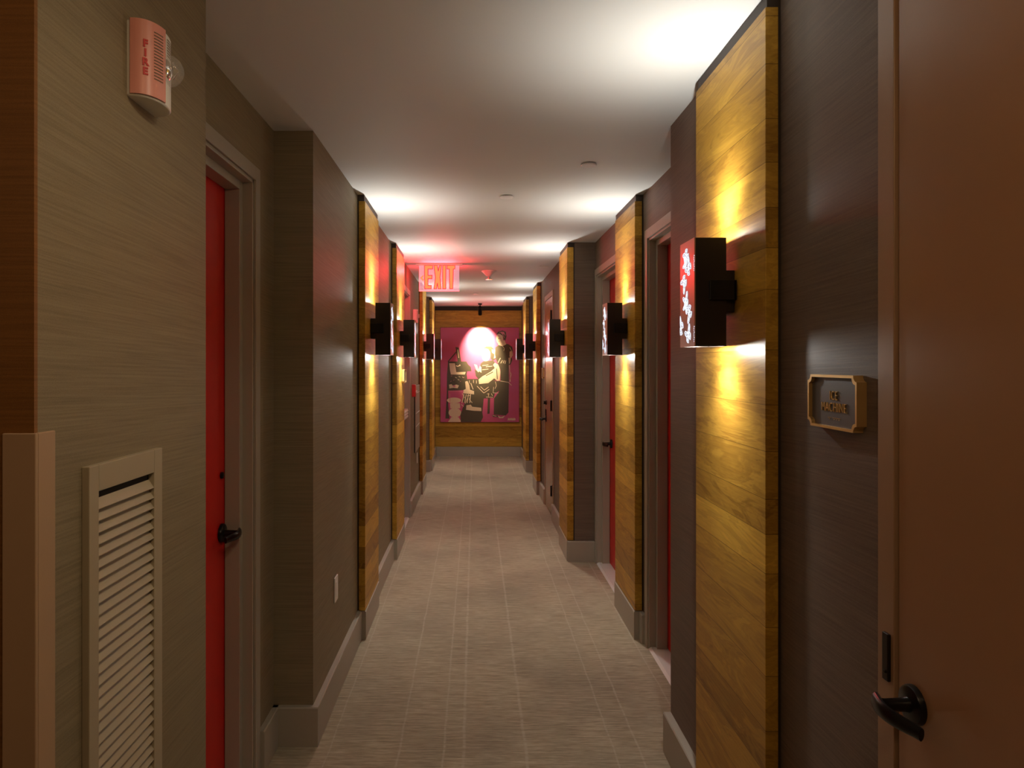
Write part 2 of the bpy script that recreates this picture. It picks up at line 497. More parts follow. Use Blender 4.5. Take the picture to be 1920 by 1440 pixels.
# flush doors (leaf almost level with its casing)
def flush_door(face, s, opening, lab, lever_y, dirn, hinge_y=None, leaf=M['taupe_door']):
    door_n[0] += 1
    y0, y1 = opening; e = -s
    d = empty('door_%d' % door_n[0], (face, (y0 + y1) / 2, 0)); d['kind'] = 'structure'; d['label'] = lab
    b = MB(); casing_boxes(b, face, s, y0, y1, .012)
    b.box(face, face + e * .14, y0, y0 + .004, 0, DT); b.box(face, face + e * .14, y1 - .004, y1, 0, DT)
    b.box(face, face + e * .14, y0, y1, DT - .002, DT + .003)
    b.box(face + e * .048, face + e * .10, y0 + .004, y1 - .004, 0, DT - .002)
    b.build('door_frame', M['taupe_frame'], d, bevel=.0015)
    b = MB(); b.box(face + s * .008, face + e * .042, y0 + .007, y1 - .007, .010, DT - .006)
    b.build('door_leaf', leaf, d, bevel=.002)
    X = face + s * .008
    lever_set(d, X, s, lever_y, .928, dirn)
    if hinge_y is not None:
        for z in (1.98, 1.10, .27):
            b = MB(); b.lathe([(.008, -.052), (.008, .052)], (face + s * .021, hinge_y, z), (0, 0, 1), 12)
            b.box(face + s * .0085, face + s * .013, hinge_y + .004, hinge_y + .034, z - .05, z + .05)
            b.build('hinge', M['black'], d, smooth=True)
        b = MB(); b.lathe([(.026, 0), (.026, .008), (.018, .012), (.018, .03)], (X, lever_y, 1.10), (s, 0, 0), 24)
        b.build('deadbolt', M['black'], d, smooth=True)
        b = MB(); b.box(X, X + s * .012, lever_y - .006, lever_y + .006, .96, 1.03); b.build('lock_strip', M['black'], d)
    else:
        b = MB(); b.box(face + s * .012, face + s * .0185, y1 + .008, y1 + .026, .938, 1.024)
        b.lathe([(.0035, 0), (.003, .003)], (face + s * .0185, y1 + .016, .955), (s, 0, 0), 12)
        b.build('strike_plate', M['bronze'], d, bevel=.002)
    return d
flush_door(XR, -1, RD0, 'brown painted door at the right edge beside the ice machine plaque', 1.192, -1)
flush_door(XR, -1, RD3, 'glossy taupe flush door with three dark hinges on the right wall', 7.33, -1, 6.757)

# ------------------------------------------------------------------ wood wall panels
def wood_panel(side, face, wall, y0, y1, label):
    """face = visible face x, wall = wall x behind"""
    s = 1 if side == 'L' else -1
    o = empty('wood_wall_panel', (wall, (y0 + y1) / 2, 0))
    tag(o, label, 'wall panel', 'walnut board panels behind the sconces')
    b = MB(); b.box(wall + s * .008, face, y0, y1, BH + .004, 2.403)
    b.build('boards', M['wood'], o, bevel=.0015)
    b = MB(); b.box(wall, face - s * .006, y0 + .006, y1 - .006, 2.403, CEIL - .001)
    b.box(wall, wall + s * .008, y0 + .006, y1 - .006, BH + .004, 2.403)
    b.build('backing', M['dark'], o)
    return o
LL = ['walnut board panel on the left wall beside the outlet plate',
      'walnut board panel on the left wall carrying the small brass framed plaque',
      'walnut board panel on the left wall behind the second fire strobe',
      'walnut board panel on the left wall next to the magenta painting']
for (ya, yb), lab in zip(PAN_L, LL): wood_panel('L', -.600, XL, ya, yb, lab)
RL = ['tallest looking walnut board panel on the right wall next to the ice machine plaque',
      'walnut board panel between the two red doors in the right recess',
      'walnut board panel on the right wallpapered column past the two red doors',
      'walnut board panel on the right wall beyond the hinged taupe door',
      'farthest walnut board panel on the right wall next to the end wall']
RF = [.725, .878, .708, .713, .713]; RW = [XR, AR, XR, XR, XR]
for (ya, yb), f, w, lab in zip(PAN_R, RF, RW, RL): wood_panel('R', f, w, ya, yb, lab)

# ------------------------------------------------------------------ sconces
def strip(b, pts, w, x, closed=True, dx=.0012, mi=0):
    """a flat ribbon following pts (y,z) on the plane x"""
    n = len(pts); P = [Vector((p[0], p[1])) for p in pts]
    L = []; R = []
    for i in range(n):
        if closed: a, c = P[i - 1], P[(i + 1) % n]
        else: a, c = P[max(i - 1, 0)], P[min(i + 1, n - 1)]
        t = (c - a); t = t.normalized() if t.length > 1e-9 else Vector((1, 0))
        nrm = Vector((-t.y, t.x)) * w / 2
        L.append(P[i] + nrm); R.append(P[i] - nrm)
    m = n if closed else n - 1
    for i in range(m):
        j = (i + 1) % n
        vs = [(x, *L[i]), (x, *L[j]), (x, *R[j]), (x, *R[i]), (x + dx, *L[i]), (x + dx, *L[j]), (x + dx, *R[j]), (x + dx, *R[i])]
        b.add(vs, [(4, 5, 6, 7), (0, 1, 5, 4), (2, 3, 7, 6)], mi)

def butterfly(b, cy, cz, size, rot, x, clip=.0635):
    """a butterfly seen from above, wings as bright outlines with an inner net"""
    ca, sa = math.cos(rot), math.sin(rot)
    def T(p):
        yy = cy + (p[0] * ca - p[1] * sa) * size; zz = cz + (p[0] * sa + p[1] * ca) * size
        return (max(-clip, min(clip, yy)), zz)
    fore = [(.04, .05), (.18, .30), (.42, .52), (.58, .50), (.55, .28), (.40, .08), (.06, -.02)]
    hind = [(.05, -.03), (.36, -.02), (.46, -.20), (.36, -.40), (.22, -.52), (.12, -.34)]
    for sg in (1, -1):
        for w in (fore, hind):
            pts = [T((sg * p[0], p[1])) for p in w]
            c = (sum(p[0] for p in w) / len(w), sum(p[1] for p in w) / len(w))
            strip(b, pts, size * .060, x)
            for p in w[1::2]:
                q = (c[0] + (p[0] - c[0]) * .45, c[1] + (p[1] - c[1]) * .45)
                strip(b, [T((sg * c[0], c[1])), T((sg * q[0], q[1]))], size * .045, x, closed=False)
    strip(b, [T((0, .25)), T((0, -.3))], size * .05, x, closed=False)

def make_sconce():
    o = empty('wall_sconce')
    # mount block and clamp on the panel
    b = MB(); b.box(0, .034, -.048, .048, -.055, .062)
    b.build('mount_block', M['bronze'], o, bevel=.002, shift=False)
    b = MB()
    for sg in (-1, 1):
        y0_, y1_ = sg * .0652, sg * .0745
        b.box(.006, .078, y0_, y1_, -.023, .032)
    b.box(.004, .012, -.0745, .0745, -.023, .032)
    b.build('clamp_arm', M['black'], o, bevel=.0015, shift=False)
    # hollow housing
    b = MB(); x0, x1 = .030, .115; t = .003
    b.box(x0, x0 + t, -.065, .065, -.15, .15)
    b.box(x0 + t, x1, -.065, -.065 + t, -.15, .15); b.box(x0 + t, x1, .065 - t, .065, -.15, .15)
    b.box(x0 + t, x1, -.062, .062, .130, .134); b.box(x0 + t, x1, -.062, .062, -.134, -.130)
    b.build('housing', M['bronze'], o, shift=False)
    b = MB(); b.box(x1, x1 + .0035, -.0655, .0655, -.1505, .1505)
    fp = b.build('front_plate', M['plate'], o, shift=False)
    for nm, sg in (('lamp', 1), ('lamp', -1)):
        b = MB(); b.lathe([(.034, 0), (.034, .004), (.028, .010)], (.0735, 0, sg * .134), (0, 0, sg), 24)
        b.build(nm, M['lamp'], o, shift=False)
    # butterfly cut-outs that glow from inside
    b = MB(); X = .1186
    px = lambda xx: (430 - xx) / 320 * .128 - .064
    pz = lambda yy: (2595 - yy) / 2510 * .30 - .15
    for (u, v, r, sz) in ((250, 430, 2.2, .040), (225, 590, 1.2, .030), (305, 720, .9, .042), (200, 1050, 2.3, .042), (245, 1490, .4, .038), (240, 1630, 2.7, .032),
                          (320, 1790, 2.0, .042), (120, 2110, 1.1, .044), (300, 2310, .5, .042)):
        b = MB(); butterfly(b, -px(u), pz(v), sz, r, X)
        b.build('butterfly_cutout', M['motif'], fp, shift=False)
    for base in (500, 2140):
        b = MB()
        for k in range(9):
            yy = base + k * 43
            b.lathe([(.0001, -.0016), (.0018, 0), (.0001, .0016)], (X, .062 + (.0015 if k % 3 else .003), pz(yy)), (1, 0, 0), 8)
        b.build('beaded_edge', M['motif'], fp, shift=False)
    for sg in (1, -1):
        for kind_, en, rad_ in (('SPOT', 17.0, .012), ('POINT', 3.6, .010)):
            l = bpy.data.lights.new('sconce_beam', kind_); l.energy = en; l.color = (1.0, .965, .90)
            if kind_ == 'SPOT': l.spot_size = math.radians(120); l.spot_blend = 1.0
            l.shadow_soft_size = rad_
            lo = bpy.data.objects.new('sconce_beam', l); COL.objects.link(lo); lo.parent = o
            lo.location = (.070, 0, sg * .146)
            lo.rotation_euler = (PI, 0, 0) if sg > 0 else (0, 0, 0)
    return o
def copy_tree(o, parent=None):
    c = o.copy(); COL.objects.link(c)
    if parent: c.parent = parent; c.matrix_parent_inverse = o.matrix_parent_inverse.copy()
    for ch in list(o.children): copy_tree(ch, c)
    return c
proto = make_sconce()
SZ = 1.712
spots = []
labs = ['black box sconce on the left wall, beside the outlet plate',
        'black box sconce on the left wall above the small brass plaque',
        'small looking black box sconce on the left wall below the exit sign',
        'farthest black box sconce on the left, overlapping the painting edge',
        'largest black box sconce with glowing butterfly cut-outs on the right wall',
        'black box sconce with butterfly cut-outs between the two red doors',
        'black box sconce on the right in front of the hinged taupe door',
        'black box sconce on the right wall beyond the taupe door',
        'farthest black box sconce on the right, overlapping the painting edge']
cfg = [(-.600, sum(p) / 2 - .02, 0) for p in PAN_L] + [(f, sum(p) / 2 - .02, PI) for f, p in zip(RF, PAN_R)]
srcs = [proto] + [None] * 8
for i, ((x, y, rz), lab) in enumerate(zip(cfg, labs)):
    o = proto if i == 0 else copy_tree(proto)
    o.location = (x, y, SZ); o.rotation_euler = (0, 0, rz)
    tag(o, lab, 'wall lamp', 'black box wall sconces')

# ------------------------------------------------------------------ exit sign
YX = 6.45
def ex(px, py): return ((px - 890) * YX / F, H - (py - 681) * YX / F)
xs = empty('exit_sign', (ex(823, 497)[0], YX, CEIL))
tag(xs, 'red glowing edge-lit exit sign with left arrow hanging from the ceiling', 'exit sign')
x0, z1 = ex(786, 499); x1, z0 = ex(861, 544.5)
b = MB(); b.box(x0 - .03, x1 + .03, YX - .035, YX + .035, CEIL - .016, CEIL - .0005); b.build('canopy', M['whitemetal'], xs, bevel=.003)
b = MB(); b.box(x0, x1, YX, YX + .006, z0, CEIL - .016); b.build('acrylic_panel', M['exitpanel'], xs)
b = MB(); b.box(x0, x1, YX - .001, YX + .007, z0 - .008, z0); b.box(x0, x0 + .003, YX - .001, YX + .007, z0, z1); b.build('lit_edge', M['exitedge'], xs)
def lp(cx, cy): return ex(740 + cx / 8, 440 + cy / 8)
letters = {
 'E': [(447, 462), (570, 462), (570, 515), (500, 515), (500, 610), (560, 610), (560, 662), (500, 662), (500, 762), (548, 762), (548, 812), (450, 812)],
 'X': [(588, 462), (640, 462), (655, 545), (672, 462), (702, 462), (680, 640), (700, 812), (650, 812), (640, 730), (628, 812), (590, 812), (612, 640)],
 'I': [(720, 462), (768, 462), (768, 812), (720, 812)],
 'T': [(785, 462), (905, 462), (905, 515), (880, 515), (872, 812), (825, 812), (820, 515), (785, 515)]}
b = MB()
for L_, pts in letters.items():
    b.prism([lp(*p) for p in pts], 'y', YX - .004, YX - .0005)
b.prism([lp(*p) for p in [(382, 650), (432, 605), (432, 632), (412, 650), (440, 672), (432, 698)]], 'y', YX - .004, YX - .0005)
b.build('exit_lettering', M['exitlet'], xs)
b = MB()
for pts in letters.values():
    P = [Vector(lp(*p)) for p in pts]
    for i in range(len(P)):
        a, c = P[i], P[(i + 1) % len(P)]; d = (c - a).normalized(); nn = Vector((-d.y, d.x)) * .0028
        a2 = a - d * .0028; c2 = c + d * .0028
        b.prism([tuple(a2 + nn), tuple(c2 + nn), tuple(c2 - nn), tuple(a2 - nn)], 'y', YX - .0048, YX - .0042)
b.build('letter_outline', M['exitrim'], xs)
def red_lamp(loc, e, rot, size=(.30, .05)):
    l = bpy.data.lights.new('exit_sign_leds', 'AREA'); l.energy = e; l.color = (1, .03, .045); l.shape = 'RECTANGLE'
    l.size, l.size_y = size
    lo = bpy.data.objects.new('exit_sign_leds', l); COL.objects.link(lo); lo.parent = xs
    lo.location = Vector(loc) - Vector(xs.location); lo.rotation_euler = rot
xm = (x0 + x1) / 2
red_lamp((xm, YX - .045, CEIL - .07), 6.0, (math.radians(-90), 0, 0), (.30, .02))
red_lamp((xm, YX + .050, CEIL - .07), 5.0, (math.radians(90), 0, 0), (.30, .02))

# ------------------------------------------------------------------ painting on the end wall
YP = 11.235
def pp(cx, cy):
    px = 800 + cx / 4.5; py = 560 + cy / 4.5
    return ((px - 890) * YP / F, H - (py - 681) * YP / F)
PM = [plain('canvas_magenta', (.45, .055, .13), .55), plain('paint_dark', (.085, .069, .044), .55),
      plain('paint_cream', (.70, .56, .40), .55), plain('paint_plum', (.20, .03, .07), .55),
      plain('canvas_edge', (.10, .03, .03), .6), plain('paint_rose', (.62, .20, .26), .55)]
for i in (0,):
    nt = PM[i].node_tree; nb = NB(nt); p, (x, y, z) = nb.pos()
    bs = [n for n in nt.nodes if n.type == 'BSDF_PRINCIPLED'][0]
    c = nb.mix(nb.math('MULTIPLY', nb.noise(p, 5.0, 3.0), .7), (.55, .07, .14), (.52, .12, .34))
    nt.links.new(c, bs.inputs['Base Color'])
b = MB()
(xa, za), (xb, zb) = pp(115, 242), pp(781, 1043)
b.box(xa, xb, YP, YE - .024, zb, za, 4)
b.box(xa + .004, xb - .004, YP - .0006, YP, zb + .004, za - .004, 0)
LAY = [YP - .0006]
def poly(mi, *pts):
    LAY[0] -= .00004
    b.prism([pp(*p) for p in pts], 'y', LAY[0], LAY[0] + .00003, mi)
def ell(mi, cx, cy, rx, ry, rot=0, n=20):
    c, s_ = math.cos(rot), math.sin(rot)
    poly(mi, *[(cx + rx * math.cos(t) * c - ry * math.sin(t) * s_, cy + rx * math.cos(t) * s_ + ry * math.sin(t) * c) for t in [2 * PI * k / n for k in range(n)]])
def line(mi, w, *pts):
    for (ax, ay), (bx, by) in zip(pts, pts[1:]):
        d = Vector((bx - ax, by - ay)).normalized(); n = Vector((-d.y, d.x)) * w / 2
        poly(mi, (ax + n.x, ay + n.y), (bx + n.x, by + n.y), (bx - n.x, by - n.y), (ax - n.x, ay - n.y))
# machine on its stand
line(1, 9, (180, 532), (258, 440)); poly(1, (243, 408), (272, 412), (292, 530), (262, 532)); line(2, 6, (262, 430), (270, 500))
poly(1, (180, 530), (335, 530), (350, 556), (372, 576), (378, 612), (342, 614), (338, 640), (345, 700), (330, 772), (182, 776), (182, 900), (192, 1012), (158, 1012), (170, 800), (172, 640))
poly(2, (190, 545), (238, 545), (250, 620), (330, 618), (322, 640), (205, 640), (198, 610)); line(2, 7, (248, 565), (262, 572), (280, 562)); ell(2, 280, 562, 6, 6)
poly(2, (188, 725), (210, 722), (222, 735), (250, 724), (272, 732), (262, 756), (225, 752), (192, 758))
for q in ((300, 660), (270, 655), (262, 680), (240, 662)): line(2, 4, q, (q[0] + 14, q[1] + 8))
line(5, 5, (185, 780), (300, 782))
# round stool-like pot
poly(2, (196, 882), (280, 882), (284, 925), (200, 925)); ell(2, 238, 962, 54, 40); ell(2, 230, 858, 60, 24); poly(2, (208, 1000), (268, 1000), (294, 1040), (180, 1040))
# seated figure
poly(1, (348, 678), (440, 676), (470, 690), (620, 695), (640, 760), (575, 800), (566, 838), (482, 842), (470, 960), (476, 1000), (456, 1040), (288, 1040), (284, 985), (300, 930), (320, 890), (300, 860), (310, 800), (325, 700))
poly(1, (455, 548), (478, 530), (560, 520), (592, 556), (604, 600), (585, 690), (500, 700), (446, 690), (414, 652), (405, 596), (432, 614), (448, 600))
poly(2, (438, 682), (470, 655), (500, 640), (545, 612), (575, 585), (560, 560), (575, 540), (610, 560), (622, 620), (616, 692), (596, 694), (570, 672), (520, 712), (442, 720))
line(1, 8, (500, 650), (560, 618)); line(1, 7, (590, 590), (596, 680))
ell(2, 500, 476, 36, 52); poly(1, (478, 420), (505, 402), (545, 403), (568, 430), (592, 470), (590, 500), (560, 525), (540, 505), (538, 450), (520, 425), (495, 418))
poly(2, (548, 428), (580, 432), (594, 458), (580, 500), (566, 505), (572, 470), (552, 455))
poly(2, (400, 553), (425, 560), (436, 600), (450, 566), (462, 580), (462, 625), (444, 612), (436, 622), (418, 600)); 
for q in ((470, 565, 520), (468, 600, 520), (500, 575, 555)): line(2, 4, (q[0], q[1]), (q[2], q[1] - 6))
# standing figure
poly(1, (580, 412), (612, 388), (650, 380), (690, 384), (722, 408), (728, 450), (712, 480), (722, 520), (708, 556), (692, 560), (694, 700), (690, 960), (668, 985), (566, 978), (568, 842), (600, 800), (622, 760), (622, 600), (605, 560), (588, 520), (576, 470))
ell(2, 616, 338, 29, 46); poly(2, (600, 370), (655, 350), (672, 385), (640, 402), (605, 390))
poly(1, (588, 300), (604, 278), (640, 268), (668, 280), (674, 320), (664, 354), (650, 345), (640, 312), (615, 296)); ell(5, 640, 290, 16, 10, .5)
line(1, 5, (603, 338), (612, 336)); line(1, 4, (616, 335), (624, 334)); line(1, 3, (604, 362), (616, 364))
poly(2, (700, 446), (722, 440), (728, 476), (712, 500), (698, 488)); poly(2, (690, 500), (712, 492), (704, 540), (694, 556))
for a_ in (((602, 540), (622, 500)), ((625, 545), (640, 520)), ((645, 545), (655, 520)), ((660, 550), (668, 522)), ((698, 560), (706, 700))): line(2, 6, *a_)
line(2, 5, (622, 694), (690, 706), (716, 732)); line(2, 5, (700, 600), (712, 640), (700, 700)); line(2, 4, (580, 700), (588, 735), (576, 760)); line(2, 4, (565, 745), (560, 795), (605, 796))
line(2, 5, (425, 738), (482, 796), (528, 765)); line(2, 5, (455, 742), (486, 772), (522, 745)); 
line(2, 5, (510, 805), (525, 800), (520, 825)); line(2, 5, (500, 830), (560, 832)); line(2, 5, (545, 800), (556, 820))
poly(1, (516, 838), (536, 838), (531, 970), (512, 972)); poly(1, (550, 980), (600, 984), (606, 1000), (560, 998)); poly(2, (598, 988), (628, 1000), (660, 986), (645, 1008), (612, 1008))
# trousers, cloth and shoe
poly(2, (325, 700), (344, 694), (360, 730), (366, 768), (400, 780), (400, 808), (308, 798), (312, 770), (330, 762))
for k in range(4): line(2, 7, (316 + k * 18, 806), (298 + k * 22, 880))
line(2, 6, (372, 712), (392, 766)); poly(2, (335, 900), (372, 894), (385, 912), (460, 920), (462, 948), (400, 946), (332, 938))
poly(0, (212, 788), (296, 790), (294, 836), (214, 832)); poly(0, (284, 896), (300, 902), (298, 948), (288, 950))
# highlights: hair, blouse, machine cabinet, skirt folds, shoes
line(5, 5, (612, 284), (650, 282), (662, 310)); line(5, 4, (640, 300), (656, 330))
line(2, 4, (700, 410), (716, 440)); line(5, 6, (704, 590), (702, 680)); line(2, 4, (640, 402), (656, 420), (650, 440))
for q in ((205, 655), (225, 690), (280, 700), (310, 668), (200, 700)): line(5, 3, q, (q[0] + 10, q[1] - 6))
for q in ((360, 690), (395, 686), (420, 690)): line(2, 4, q, (q[0], q[1] + 26))
line(2, 5, (340, 820), (372, 816), (360, 850), (385, 880)); line(2, 4, (300, 800), (330, 850)); line(2, 5, (325, 885), (345, 840))
line(5, 5, (196, 800), (196, 870)); line(2, 5, (292, 892), (312, 910)); line(2, 5, (556, 986), (590, 992))
ell(5, 232, 738, 12, 8)
# scribbled signature
for k in range(5):
    xx = 684 + k * 13
    line(2, 4, (xx, 1028), (xx + 6, 1006), (xx + 9, 1026), (xx + 12, 1012))
o = b.build('wall_painting', PM)
tag(o, 'large magenta painting of two figures in black and cream on the end wall', 'painting')

# picture spotlight
sp = empty('picture_spotlight', ((900 - 890) * 10.75 / F, 10.75, CEIL))
tag(sp, 'small black cylinder spotlight on the ceiling above the painting', 'spotlight')
X0 = sp.location.x
b = MB(); b.lathe([(.030, 0), (.030, .02)], (X0, 10.75, CEIL - .0205), (0, 0, 1), 24); b.lathe([(.008, 0), (.008, .05)], (X0, 10.75, CEIL - .07), (0, 0, 1), 12)
b.build('mount', M['black'], sp, smooth=True)
aim = Vector((.10, YP, 1.80)) - Vector((X0, 10.75, CEIL - .10)); aim.normalize()
b = MB(); b.lathe([(.026, -.055), (.030, -.05), (.030, .085), (.026, .085), (.024, .06)], (X0, 10.75, CEIL - .10), tuple(aim), 28)
b.build('cylinder_head', M['black'], sp, smooth=True)
l = bpy.data.lights.new('picture_beam', 'SPOT'); l.energy = 430; l.color = (1, .74, .42); l.spot_size = math.radians(60); l.spot_blend = 1.0; l.shadow_soft_size = .02
lo = bpy.data.objects.new('picture_beam', l); COL.objects.link(lo); lo.parent = sp
pos = Vector((X0, 10.75, CEIL - .10)) + aim * .092
lo.location = pos - Vector(sp.location); lo.rotation_euler = aim.to_track_quat('-Z', 'Y').to_euler()

# ------------------------------------------------------------------ ceiling fittings
def round_cover(x, y, r, label, mat):
    b = MB(); b.lathe([(r, 0), (r, .003), (r * .93, .006)], (x, y, CEIL - .0035), (0, 0, -1), 32)
    b.lathe([(r * .45, 0), (r * .42, .0035)], (x, y, CEIL), (0, 0, -1), 20)
    o = b.build('ceiling_cover', mat, smooth=True)
    return tag(o, label, 'ceiling cover', 'round ceiling covers')
round_cover(.177, 3.84, .038, 'white round ceiling cover nearer the corridor centre line', M['cover'])
round_cover(.530, 3.22, .036, 'pale round ceiling cover nearest the camera, towards the right wall', M['cover'])
round_cover(.014, 9.17, .032, 'tiny round ceiling cover far down the corridor before the painting', M['cover'])
b = MB(); x, y = .68 - .02, 6.62
b.box(x - .042, x + .042, y - .042, y + .042, CEIL - .008, CEIL - .0005); b.box(x - .030, x + .030, y - .030, y + .030, CEIL - .012, CEIL - .008)
tag(b.build('ceiling_escutcheon', M['whitemetal'], bevel=.002), 'small square white plate on the ceiling near the right wall', 'ceiling plate')
sd = empty('sprinkler', ((917 - 890) * 6.96 / F, 6.96, CEIL)); X0, Y0 = sd.location.x, 6.96
tag(sd, 'white cone shaped sprinkler hanging from the ceiling right of the exit sign', 'sprinkler')
b = MB(); b.lathe([(.078, 0), (.078, .004), (.070, .010), (.028, .050), (.018, .055)], (X0, Y0, CEIL - .0005), (0, 0, -1), 32); b.build('cone_cover', M['white'], sd, smooth=True)
b = MB(); b.lathe([(.012, .05), (.012, .078), (.034, .080), (.034, .085), (.010, .087)], (X0, Y0, CEIL), (0, 0, -1), 24); b.build('deflector', M['chrome'], sd, smooth=True)

# ------------------------------------------------------------------ fire alarm strobes
def fire_strobe(y0, zc, label, first=True):
    """D shaped housing on the left wall, near edge at y0"""
    W = .115; Hh = .142; D = .048
    o = empty('fire_alarm_strobe', (XL, y0 + W / 2, zc)); tag(o, label, 'fire alarm', 'fire alarm strobes')
    def prof(t):   # t 0..1 across
        a = PI * t; return (y0 + W / 2 - W / 2 * math.cos(a), XL + .004 + (D - .004) * math.sin(a) ** .75)
    N = 20
    out = [prof(k / N) for k in range(N + 1)]
    b = MB(); z0, z1 = zc - Hh / 2, zc + Hh / 2
    pts = [(XL - .003, y0)] + [(x, y) for y, x in out] + [(XL - .003, y0 + W)]
    b.prism([(p[0], p[1]) for p in pts], 'z', z0, z1)
    b.build('housing', M['white'], o, smooth=True, bevel=.003)
    b = MB()   # curved pink cover over the near part
    sh = [prof(.0 + .46 * k / 12) for k in range(13)]
    vs = []; fs = []
    for y, x in sh: 
        vs += [(x + .0012, y - .0012, z0 + .004), (x + .0012, y - .0012, z1 + .001), (x + .0030, y - .0030, z0 + .004), (x + .0030, y - .0030, z1 + .001)]
    for k in range(12):
        a, c = 4 * k, 4 * k + 4
        fs += [(a + 2, c + 2, c + 3, a + 3), (a, a + 1, c + 1, c), (a, c, c + 2, a + 2), (a + 1, a + 3, c + 3, c + 1)]
    fs += [(0, 2, 3, 1), (48, 49, 51, 50)]
    b.add(vs, fs); b.build('pink_cover', M['firepink'] if first else M['white'], o, smooth=True).name = 'side_cover'
    # louvre slots on the cover, following its curve
    b = MB()
    for k in range(16):
        z = z1 - .018 - k * .0058
        sl = [prof(.27 + .14 * q / 4) for q in range(5)]
        for (ya, xa_), (yb, xb_) in zip(sl, sl[1:]):
            b.add([(xa_ + .0034, ya - .0034, z), (xb_ + .0034, yb - .0034, z), (xb_ + .0034, yb - .0034, z + .0022), (xa_ + .0034, ya - .0034, z + .0022)], [(0, 1, 2, 3)])
    for k in range(7):
        z = z1 - .012 - k * .0052
        sl = [prof(.50 + .26 * q / 4) for q in range(5)]
        for (ya, xa_), (yb, xb_) in zip(sl, sl[1:]):
            b.add([(xa_ + .0006, ya, z), (xb_ + .0006, yb, z), (xb_ + .0006, yb, z + .0020), (xa_ + .0006, ya, z + .0020)], [(0, 1, 2, 3)])
    b.build('louvre_slots', M['slot'], o)
    if first:
        tot = MB()
        for k, ch in enumerate('FIRE'):
            t = .155; y, x = prof(t); y2, x2 = prof(t + .02)
            d = Vector((x2 - x, y2 - y)).normalized()
            m = text_mb(ch, .0185, .0006, 1.0, bold=.0008)
            zz = zc + .027 - k * .0172
            xform(m, lambda v: Vector((x + .0036 + d.x * v.x + d.y * v.z, y - .0036 * .9 + d.y * v.x - d.x * v.z, zz + v.y)))
            tot.add(m.v, m.f)
        tot.build('fire_lettering', M['firered'], o)
    cy, cx = prof(.56); zz = zc - .002 + .006
    b = MB(); b.lathe([(.031, 0), (.031, .010), (.028, .022), (.020, .032), (.009, .038), (.001, .0395)], (cx - .012, cy, zz), (1, .25, 0), 28)
    b.build('strobe_lens', M['lensglass'], o, smooth=True)
    b = MB(); b.lathe([(.024, 0), (.021, .004), (.008, .012), (.004, .012)], (cx - .006, cy, zz), (1, .25, 0), 24); b.tube([(cx + .006, cy + .004, zz - .016), (cx + .018, cy + .004, zz), (cx + .006, cy + .004, zz + .016)], .0028, 10)
    b.build('reflector', M['chrome'], o, smooth=True)
    return o
fire_strobe(1.282, 2.081, 'white and pink fire alarm strobe lettered FIRE high on the nearest left wall')
fire_strobe(7.22, 2.005, 'distant fire alarm strobe on the left wall below the exit sign', first=False)

# pull station
ps = empty('fire_pull_station', (XL, 7.15, 1.23)); tag(ps, 'red fire alarm pull station on the left wall past the narrow door', 'pull station')
b = MB(); b.box(XL - .003, XL + .038, 7.10, 7.19, 1.17, 1.295); b.build('body', M['firered'], ps, bevel=.004)
b = MB(); b.box(XL + .038, XL + .050, 7.115, 7.175, 1.215, 1.235); b.build('pull_bar', M['white'], ps, bevel=.003)
# slim access panel
ap = empty('access_panel', (XL, 7.68, .9)); tag(ap, 'slim taupe wall panel with dark edge beneath the distant strobe', 'access panel')
b = MB(); b.box(XL, XL + .012, 7.40, 7.96, .56, 1.27); b.build('panel_door', M['trim'], ap, bevel=.002)
b = MB(); b.box(XL, XL + .009, 7.375, 7.40, .56, 1.27); b.build('panel_frame', M['black'], ap)
b = MB()
for z in (.83, .97, 1.19): b.box(XL + .012, XL + .015, 7.42, 7.94, z, z + .006)
b.build('panel_rib', M['whitemetal'], ap)

# outlets
def outlet(y, z, label):
    o = empty('outlet_plate', (XL, y, z)); tag(o, label, 'outlet', 'white outlet plates')
    b = MB(); b.box(XL, XL + .006, y - .035, y + .035, z - .0575, z + .0575); b.build('cover_plate', M['white'], o, bevel=.003)
    b = MB(); b.box(XL + .006, XL + .0075, y - .0165, y + .0165, z - .033, z + .033); b.build('insert', M['whitemetal'], o, bevel=.0006)
    return o
outlet(3.20, .475, 'white outlet plate low on the near left wall, before the first wooden panel')
outlet(7.72, .46, 'white outlet plate low on the far left wall below the slim panel')

